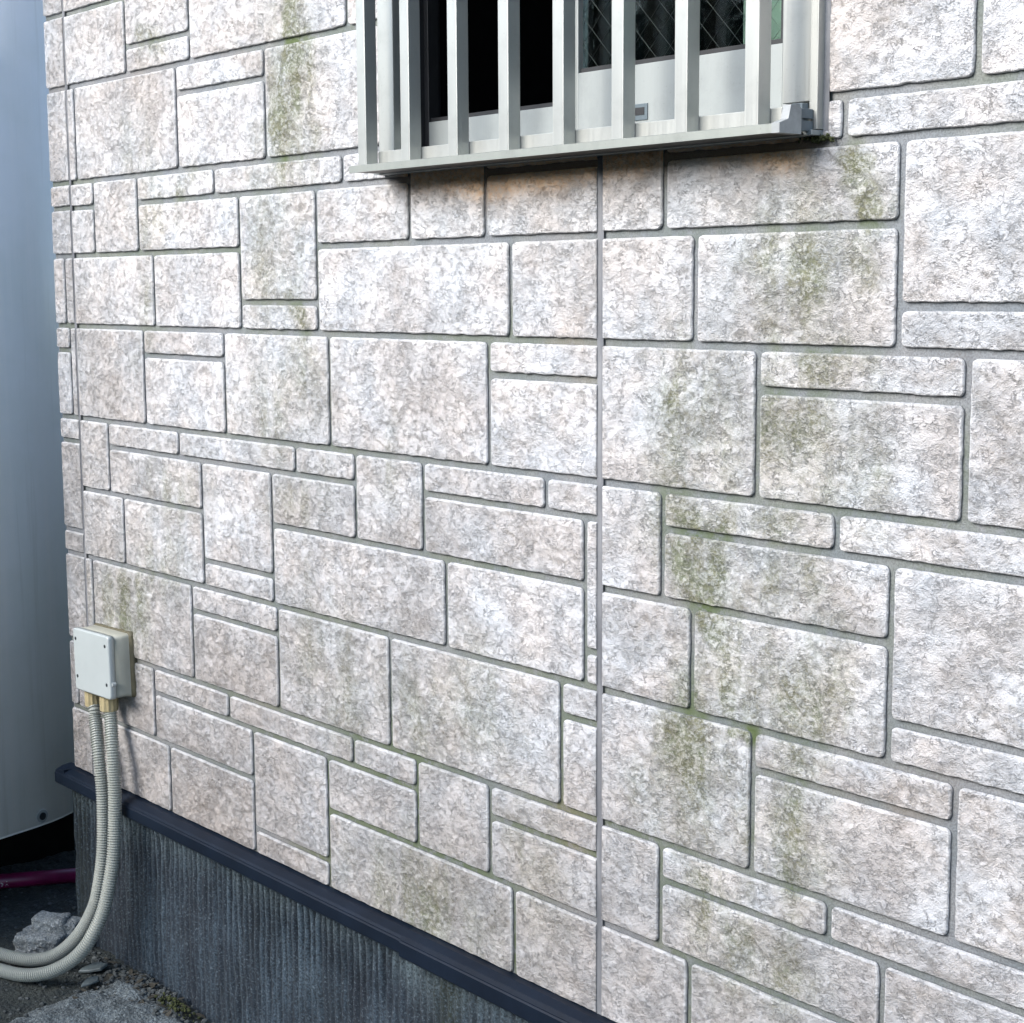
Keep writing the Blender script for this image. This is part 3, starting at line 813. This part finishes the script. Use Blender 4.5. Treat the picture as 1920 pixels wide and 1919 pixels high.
cov = loft('cover', [ring(bx0, bx1, bz0, bz1, .0075, -.0405), ring(bx0, bx1, bz0, bz1, .0075, -.0495), ring(bx0 + .0008, bx1 - .0008, bz0 + .0008, bz1 - .0008, .007, -.0515), ring(bx0 + .003, bx1 - .003, bz0 + .003, bz1 - .003, .006, -.0525)], M['box'], JB, True, jl)
def disc_cyl(name, c, r, h, mat, parent, axis='y', seg=16, r2=None):
    bm = bmesh.new()
    bmesh.ops.create_cone(bm, cap_ends=True, segments=seg, radius1=r, radius2=r if r2 is None else r2, depth=h)
    if axis == 'y': bmesh.ops.rotate(bm, cent=(0, 0, 0), matrix=Matrix.Rotation(math.radians(90), 3, 'X'), verts=bm.verts)
    if axis == 'x': bmesh.ops.rotate(bm, cent=(0, 0, 0), matrix=Matrix.Rotation(math.radians(90), 3, 'Y'), verts=bm.verts)
    me = bpy.data.meshes.new(name); bm.to_mesh(me); bm.free()
    return link_obj(name, me, mat, parent, c)
for (sx, sz) in ((bx0 + .012, bz1 - .020), (bx1 - .014, bz1 - .020), (bx0 + .012, bz0 + .028), (bx1 - .014, bz0 + .028)):
    disc_cyl('screw', (sx, -.0526, sz), .0034, .0010, M['screw'], JB, seg=12)
gk = loft('putty_seal', [ring(bx0 - .005, bx1 + .0055, bz0 - .003, bz1 + .004, .009, .004), ring(bx0 - .004, bx1 + .0045, bz0 - .002, bz1 + .003, .009, -.004), ring(bx0 - .001, bx1 + .001, bz0, bz1 + .001, .009, -.009)], M['putty'], JB, True, jl)
disc_cyl('latch_tab', (bx1 - .001, -.0450, bz0 + .030), .0045, .008, M['box'], JB, seg=10)
for o in JB.children:
    pass
JB.location.z -= 0.006
JB.rotation_euler = (0, math.radians(-1.6), 0)

# ------------------------------------------------------------------ corrugated conduits
LC = [(-1.4255, -0.0265, -0.712), (-1.4235, -0.027, -0.7368), (-1.4165, -0.028, -0.7498), (-1.4103, -0.030, -0.7692), (-1.3776, -0.042, -0.8281), (-1.3616, -0.045, -0.8960), (-1.3529, -0.050, -0.9650), (-1.3472, -0.058, -1.0329), (-1.3519, -0.070, -1.1039), (-1.364, -0.078, -1.1413), (-1.3869, -0.090, -1.1822), (-1.4199, -0.103, -1.2189), (-1.4535, -0.12, -1.2458), (-1.4979, -0.14, -1.2624), (-1.5425, -0.16, -1.2673), (-1.5888, -0.178, -1.2670), (-1.645, -0.20, -1.2670), (-1.75, -0.23, -1.2670), (-1.95, -0.28, -1.2670)]
RC = [(-1.3560, -0.0270, -0.707), (-1.3545, -0.027, -0.7293), (-1.3500, -0.028, -0.742), (-1.3439, -0.030, -0.7561), (-1.3186, -0.042, -0.8155), (-1.3095, -0.045, -0.8839), (-1.3053, -0.050, -0.9531), (-1.2977, -0.060, -1.0193), (-1.2981, -0.075, -1.0874), (-1.3010, -0.085, -1.1211), (-1.3049, -0.100, -1.1527), (-1.3162, -0.117, -1.186), (-1.3442, -0.137, -1.2194), (-1.3856, -0.163, -1.2463), (-1.4365, -0.190, -1.2606), (-1.5048, -0.210, -1.2667), (-1.5712, -0.230, -1.2668), (-1.68, -0.26, -1.267), (-1.9, -0.31, -1.267)]
def conduit(name, pts, R, label):
    path = catmull(pts, 10)
    # resample by arc length with 4.6 mm corrugation
    S = [0]
    for a, b in zip(path, path[1:]): S.append(S[-1] + (b - a).length)
    L = S[-1]; pit = 0.0050; sub = 4
    n = int(L / pit * sub); P_ = []; j = 0
    for i in range(n + 1):
        s = L * i / n
        while j < len(S) - 2 and S[j + 1] < s: j += 1
        t = (s - S[j]) / max(1e-9, S[j + 1] - S[j]); P_.append(path[j].lerp(path[j + 1], t))
    seg = 18
    A = np.zeros((n + 1, seg + 1, 3)); ref = Vector((0, -1, 0))
    for i, p in enumerate(P_):
        d = (P_[min(n, i + 1)] - P_[max(0, i - 1)]).normalized()
        s1 = d.cross(ref).normalized(); s2 = d.cross(s1).normalized(); ref = -s2 if (-s2).dot(ref) > 0 else s2
        r = R + (0.0011 if (i % sub) in (0, 1) else -0.0021)
        for k in range(seg + 1):
            a = 2 * math.pi * k / seg
            v = p + (s1 * math.cos(a) + s2 * math.sin(a)) * r
            A[i, k] = v
    base = Vector(pts[0])
    A -= np.array(base)
    e = empty(name, base, label, 'conduit')
    me = grid_mesh(name, A, smooth=False)
    bm = bmesh.new(); bm.from_mesh(me); bmesh.ops.remove_doubles(bm, verts=bm.verts, dist=1e-6); bmesh.ops.recalc_face_normals(bm, faces=bm.faces); bm.to_mesh(me); bm.free()
    link_obj('corrugated_tube', me, M['conduit'], e, base)
    return e
ca = conduit('electrical_conduit', LC, 0.0120, 'thinner left corrugated beige conduit from the junction box, curving inside its neighbour')
cb = conduit('electrical_conduit', RC, 0.0122, 'thicker right corrugated beige conduit from the junction box, curving outside and below its neighbour')
def nut(e, x, y, z0, z1, r):
    n = 12
    def rg(z, rr, kk=0.0): return [(x + rr * (1 - (kk if k % 2 else 0)) * math.cos(2 * math.pi * k / 24), y + rr * (1 - (kk if k % 2 else 0)) * math.sin(2 * math.pi * k / 24), z) for k in range(24)]
    base = tuple(e.location)
    loft('connector_nut', [rg(z1, r * .86), rg(z1 - .005, r * .86), rg(z1 - .0055, r, .07), rg(z0 + .002, r, .07), rg(z0, r * .93)], M['cream'], e, False, base)
nut(ca, -1.4240, -.027, -.7440, -.7090, .0158)
nut(cb, -1.3545, -.0275, -.7400, -.7070, .0178)

# ------------------------------------------------------------------ tank / heat unit round the corner
TK = empty('hot_water_unit', (-2.05, 0.20, -1.26), 'tall grey painted steel hot water unit with rounded edge standing behind the left corner', 'water heater')
d = Vector((-0.242, 0.970, 0)); nrm = Vector((0.970, 0.242, 0))
T0 = Vector((-1.826, 0.030, 0))             # where the flat face turns into the rounded edge
rad = 0.34
prof = [T0 - d * 0.50, T0 - d * 0.25, T0]
cc = T0 - nrm * rad
for k in range(1, 15):
    a = math.radians(90 * k / 14)
    prof.append(cc + nrm * rad * math.cos(a) + d * rad * math.sin(a))
e1 = prof[-1] - nrm * 0.25; prof.append(e1)
back = T0 - d * 0.50 - nrm * (0.25 + rad)
prof += [e1 - d * (0.50 + rad), ]
rr = 0.05
p2 = [(p.x, p.y) for p in prof]
me = prism_mesh('casing', p2, 'z', -1.107, 1.05, True)
bm = bmesh.new(); bm.from_mesh(me)
bmesh.ops.bevel(bm, geom=[e for e in bm.edges if abs(e.verts[0].co.z + 1.107) < 1e-5 and abs(e.verts[1].co.z + 1.107) < 1e-5], offset=0.006, segments=3, affect='EDGES')
bm.to_mesh(me); bm.free()
cas = link_obj('casing', me, M['tank'], TK)
ins = [(p[0] - 0.05, p[1]) for p in p2]
box('void_shade', (-2.75, -2.10, -0.55, 0.60, -1.30, -1.115), M['room'], TK)  # black box added to stand in for the shaded void under the casing
for (lx, ly) in ((-2.0, -0.30), (-2.22, -0.25), (-2.20, 0.10)):
    disc_cyl('foot', (lx, ly, -1.20), .022, .19, M['screw'], TK, 'z', 12)
sc_p = T0 - d * 0.0 
spos = Vector((-1.826, 0.038, -1.078))
sn = (Vector((spos.x, spos.y, 0)) - cc).normalized()
o = disc_cyl('screw', (0, 0, 0), .0085, .003, M['screw'], TK, 'y', 16)
o.location = (cc + sn * (rad + .001) + Vector((0, 0, -1.083))) - Vector(TK.location)
o.rotation_euler = (0, 0, math.atan2(sn.y, sn.x) - math.pi / 2)
o2 = disc_cyl('washer', (0, 0, 0), .0145, .0016, M['alu_dull'], TK, 'y', 20)
o2.location = (cc + sn * (rad + .0002) + Vector((0, 0, -1.083))) - Vector(TK.location)
o2.rotation_euler = o.rotation_euler

# ------------------------------------------------------------------ ground
def gz(x, y):
    b = -1.281 + 0.010 * fbm(x * 5, y * 5, 3) + 0.006 * fbm(x * 26, y * 26 + 7, 3) + 0.0035 * fbm(x * 90, y * 90, 2)
    b = b - 0.01 * np.clip((x + 1.2) / 0.8, 0, 1)
    return b
xs = np.concatenate([np.linspace(-3.6, -2.3, 60), np.arange(-2.29, -0.8, 0.0055), np.linspace(-0.79, 3.0, 120)])
ys = np.concatenate([np.linspace(-3.4, -0.62, 70), np.arange(-0.61, 0.50, 0.0055), np.linspace(0.51, 2.0, 50)])
X, Y_ = np.meshgrid(xs, ys)
me = grid_mesh('ground', np.stack([X, Y_, gz(X, Y_)], -1))
tag(link_obj('ground', me, M['dirt']), kind='structure')
G_ = np.stack(np.meshgrid(np.linspace(-60, 60, 30), np.linspace(-60, 60, 30)) + [np.full((30, 30), -1.33)], -1)
tag(link_obj('terrain', grid_mesh('terrain', G_), M['dirt']), kind='structure')

# rough concrete strip poured against the foundation, bottom left of the view
def inside(x, y):
    # edge line of the pour: near edge runs from the camera side to the foundation
    e1 = (x + 1.318) + 0.25 * (y + 0.10) * -1.0      # left boundary
    e = np.minimum(x + 1.325 + 0.10 * np.clip(-0.05 - y, 0, 1) * -1 + 0.02 * fbm(y * 20, x * 5, 3), 0.8)
    return e
xs = np.arange(-1.36, 0.2, 0.0045); ys = np.arange(-0.75, 0.012, 0.0045)
X, Y_ = np.meshgrid(xs, ys)
s = inside(X, Y_)
s2 = np.clip(s / 0.05, -1, 1)
near_wall = np.clip((-0.012 - Y_) / 0.05, 0, 1)          # sinks where it meets the foundation
Zc = gz(X, Y_) + 0.018 * np.clip(s2, -1, 1) * (0.3 + 0.7 * near_wall) + 0.010 * fbm(X * 30, Y_ * 30, 4) * np.clip(s2, 0, 1) - 0.012 * (1 - near_wall)
tag(link_obj('concrete_strip', grid_mesh('concrete_strip', np.stack([X, Y_, Zc], -1)), M['slab']), kind='structure')

# ------------------------------------------------------------------ broken concrete lump, shards, grit
def chunk(name, secs, mat, parent, loc, seed, amp=0.0035):
    """broken concrete: squarish lumps with chipped, grainy faces, fused into one mesh"""
    bm = bmesh.new()
    for j, (cx, cy, cz, sx, sy, sz) in enumerate(secs):
        q = bmesh.ops.create_icosphere(bm, subdivisions=5, radius=1.0)
        for v in q['verts']:
            p = v.co.copy(); k = (abs(p.x) ** 6 + abs(p.y) ** 6 + abs(p.z) ** 6) ** (1 / 6)
            p = p / k
            w = Vector((p.x * sx / 2, p.y * sy / 2, p.z * sz / 2))
            c = np.array([w.x + cx, w.y + cy, w.z + cz])
            n = 0.5 * (fbm(c[0] * 28 + seed, c[1] * 28 + c[2] * 20, 4) + fbm(c[2] * 30 + seed, c[0] * 26 - c[1] * 9, 4)) + .25 * fbm(c[0] * 160, c[2] * 150 + c[1] * 120, 2)
            v.co = w * (1 + 0.34 * float(n)) + Vector((cx, cy, cz))
    for f in bm.faces: f.smooth = True
    me = bpy.data.meshes.new(name); bm.to_mesh(me); bm.free()
    return link_obj(name, me, mat, parent, loc)
ck = chunk('concrete_lump', [(0, 0, 0.022, 0.105, 0.075, 0.046), (0.010, 0.020, 0.055, 0.070, 0.055, 0.035), (0.052, 0.022, 0.050, 0.04, 0.05, 0.028)], M['rock'], None, (-1.575, -0.085, -1.285), 3)
ck.rotation_euler = (0, 0, math.radians(40))
tag(ck, 'pale broken lump of concrete lying on the dirt behind the conduits', 'rubble')
def shard(loc, s, rz, label):
    bm = bmesh.new(); pts = [(-1, -.1), (-.75, .22), (.05, .62), (.55, .5), (1.05, .12), (.6, -.5), (-.2, -.42)]
    top = [bm.verts.new((x * s, y * s, .10 * s + .04 * s * (i % 2))) for i, (x, y) in enumerate(pts)]
    bot = [bm.verts.new((x * s * 1.1, y * s * 1.1, -.1 * s)) for x, y in pts]
    n = len(pts); bm.faces.new(top); bm.faces.new(bot[::-1])
    for i in range(n): bm.faces.new((bot[i], bot[(i + 1) % n], top[(i + 1) % n], top[i]))
    bmesh.ops.recalc_face_normals(bm, faces=bm.faces)
    bmesh.ops.bevel(bm, geom=list(bm.edges), offset=.05 * s, segments=1, affect='EDGES')
    me = bpy.data.meshes.new('stone_shard'); bm.to_mesh(me); bm.free()
    o = link_obj('stone_shard', me, M['shard'], None, loc); o.rotation_euler = (math.radians(6), math.radians(-8), math.radians(rz))
    return tag(o, label, 'stone')
shard((-1.395, -0.065, -1.268), 0.027, 60, 'flat slate-grey stone shard just right of the conduit bend by the foundation')
shard((-1.325, -0.105, -1.262), 0.020, 95, 'small pale stone flake at the upper edge of the rough concrete strip')
gb = bmesh.new(); rr_ = random.Random(11)
for i in range(1500):
    x = rr_.uniform(-2.1, -1.0); y = rr_.uniform(-0.42, 0.12) if x < -1.6 else rr_.uniform(-0.42, -0.005)
    if rr_.random() < .5: x = rr_.gauss(-1.28, .12); y = -abs(rr_.gauss(0.02, .05))-.004
    r = rr_.choice((.0015, .0022, .003, .005)) * rr_.uniform(.7, 1.3)
    q = bmesh.ops.create_icosphere(gb, subdivisions=1, radius=r)
    zz = float(gz(np.array([x]), np.array([y]))[0]) + (0.012 if x > -1.31 else 0)
    for v in q['verts']:
        v.co = Vector((v.co.x * rr_.uniform(.7, 1.4), v.co.y * rr_.uniform(.7, 1.4), v.co.z * rr_.uniform(.5, .9))) + Vector((x, y, zz + r * .3))
me = bpy.data.meshes.new('gravel'); gb.to_mesh(me); gb.free()
tag(link_obj('gravel', me, M['grit']), 'loose grit and small stones scattered over the dirt by the foundation', 'gravel', kind='stuff')

lb = bmesh.new(); rr_ = random.Random(21)
for i in range(45):
    x = rr_.gauss(-1.27, .10); y = -abs(rr_.gauss(0.015, .055)) - .006
    zz = float(gz(np.array([x]), np.array([y]))[0]) + (0.014 if x > -1.31 else 0.004)
    L_ = rr_.uniform(.006, .015); W_ = L_ * rr_.uniform(.3, .5); a_ = rr_.uniform(0, 6.28); t_ = rr_.uniform(-.5, .5)
    ca_, sa_ = math.cos(a_), math.sin(a_)
    vs = []
    for (u, v, k) in ((-1, 0, 0), (-.3, 1, .25), (.5, .7, .3), (1, 0, 0), (.5, -.7, .3), (-.3, -1, .25)):
        px, py = u * L_, v * W_
        vs.append(lb.verts.new((x + px * ca_ - py * sa_, y + px * sa_ + py * ca_, zz + .002 + k * W_ + t_ * px)))
    lb.faces.new(vs)
me = bpy.data.meshes.new('leaf_litter'); lb.to_mesh(me); lb.free()
tag(link_obj('leaf_litter', me, M['litter']), 'dry brown leaf scraps caught between the rough concrete and the foundation', 'leaf litter', kind='stuff')
o = link_obj('moss_patch', lump_mesh('moss_patch', 80, -1.125, -0.035, -1.262, 0.030, 0.014, 0.003, 0.0032, 9), M['mossm'], None)
tag(o, 'yellow-green moss patch on the rough concrete strip beside the foundation', 'moss', kind='stuff')

# ------------------------------------------------------------------ crimson pipe on the ground
pp = empty('drain_pipe', (-1.97, -0.05, -1.262), 'crimson plastic pipe with faded white print lying on the dirt behind the corner', 'pipe')
a, b = Vector((-2.20, -0.46, -1.258)), Vector((-1.72, 0.46, -1.262))
a = Vector((-2.15, -0.37, -1.2575)); b = Vector((-1.80, 0.29, -1.2575))
dv = (b - a).normalized()
bm = bmesh.new(); bmesh.ops.create_cone(bm, cap_ends=True, segments=28, radius1=.0165, radius2=.0165, depth=(b - a).length)
q = dv.to_track_quat('Z', 'Y').to_matrix()
bmesh.ops.rotate(bm, cent=(0, 0, 0), matrix=q, verts=bm.verts)
for f in bm.faces: f.smooth = len(f.verts) == 4
me = bpy.data.meshes.new('pipe_body'); bm.to_mesh(me); bm.free()
link_obj('pipe_body', me, M['pipe'], pp, (a + b) / 2)
# worn print: short broken strokes standing a hair proud of the pipe's side
bm = bmesh.new(); rr_ = random.Random(5)
side = Vector((dv.y, -dv.x, 0)).normalized()
strokes = []
x = 0.0
glyphs = [[(0, 0, 0, 1)], [(0, 1, .5, 1), (.25, 1, .25, 0)], [(0, 0, .25, 1), (.25, 1, .5, 0)], [(0, 0, 0, 1), (0, 1, .5, .6), (.5, .6, 0, .5)], [(0, 0, 0, 1), (0, .5, .5, .5), (.5, 0, .5, 1)], [(0, .8, .4, .5), (.4, .5, .1, 0)], [(0, 0, .25, 1), (.25, 1, .5, 0), (.1, .4, .4, .4)]]
PS = 0.36; hgt = .011
for gi, gph in enumerate(glyphs):
    for (u0, v0, u1, v1) in gph:
        def pt(u, v, w):
            ang = math.radians(-12 + (v - .5) * 40 + 6)
            c = a + dv * (PS + gi * .0098 + u * .012)
            return c + (side * math.cos(ang) + Vector((0, 0, 1)) * math.sin(ang)) * .0168
        p0, p1 = pt(u0, v0, 0), pt(u1, v1, 0)
        t = (p1 - p0).normalized(); nn = t.cross(side).normalized() * .0012
        bm.faces.new([bm.verts.new(v) for v in (p0 - nn, p0 + nn, p1 + nn, p1 - nn)])
me = bpy.data.meshes.new('print_marks'); bm.to_mesh(me); bm.free()
link_obj('print_marks', me, M['print'], pp)

bw = empty('light_blocker_wall', (-3.2, 0.4, -1.3), 'dark block wall added behind the hot water unit to block light', 'wall')  # added to stop light coming in from the left behind the tank
for j in range(9):
    for i in range(8):
        y0 = -2.6 + i * 0.6 + (0.3 if j % 2 else 0)
        box('concrete_block', (-3.3, -3.2, y0 + .004, y0 + .596, -1.34 + j * .2 + .004, -1.34 + j * .2 + .196), M['slab'], bw, 0.004)

# ------------------------------------------------------------------ hedge on the far side of the alley (seen only in reflections)
hd = empty('hedge', (-1.5, -5.5, -1.28), 'dark green hedge across the alley facing the wall', 'hedge')
N = 22000
hx = rng.uniform(-10, 4.0, N); hy = -5.2 - 0.5 * rng.rand(N) ** 1.5 + 0.25 * fbm(hx * 1.5, hx * 0, 2)
hz = rng.uniform(-1.3, 1.7, N) + 0.3 * fbm(hx * 1.2, hx * 0 + 3, 2)
V_ = np.zeros((N, 4, 3)); c = np.stack([hx, hy, hz], -1)
a1 = rng.normal(size=(N, 3)); a1 /= np.linalg.norm(a1, axis=1)[:, None]
a2 = np.cross(a1, rng.normal(size=(N, 3))); a2 /= np.linalg.norm(a2, axis=1)[:, None]
sz = rng.uniform(.03, .075, N)[:, None]
V_[:, 0] = c - a1 * sz; V_[:, 1] = c + a2 * sz * .45; V_[:, 2] = c + a1 * sz; V_[:, 3] = c - a2 * sz * .45
me = bpy.data.meshes.new('hedge_leaves')
me.from_pydata(V_.reshape(-1, 3).tolist(), [], np.arange(N * 4).reshape(-1, 4).tolist())
o = link_obj('hedge_leaves', me, M['leaf'], hd); o['kind'] = 'stuff'
xs = np.linspace(-10.5, 4.5, 240); zs = np.linspace(-1.4, 1, 60)
X, Z = np.meshgrid(xs, zs); top = 1.62 + 0.3 * fbm(X * 1.2, X * 0 + 3, 2) + 0.12 * fbm(X * 6, X * 0, 3)
Zw = -1.4 + (Z + 1.4) / 2.4 * (top + 1.4)
me = grid_mesh('twig_mass', np.stack([X, -5.55 + 0.2 * fbm(X * 5, Zw * 5, 3) - 0.25 * np.clip((Zw - top + .3) / .3, 0, 1), Zw], -1))
o = link_obj('twig_mass', me, M['leaf'], hd); o['kind'] = 'stuff'
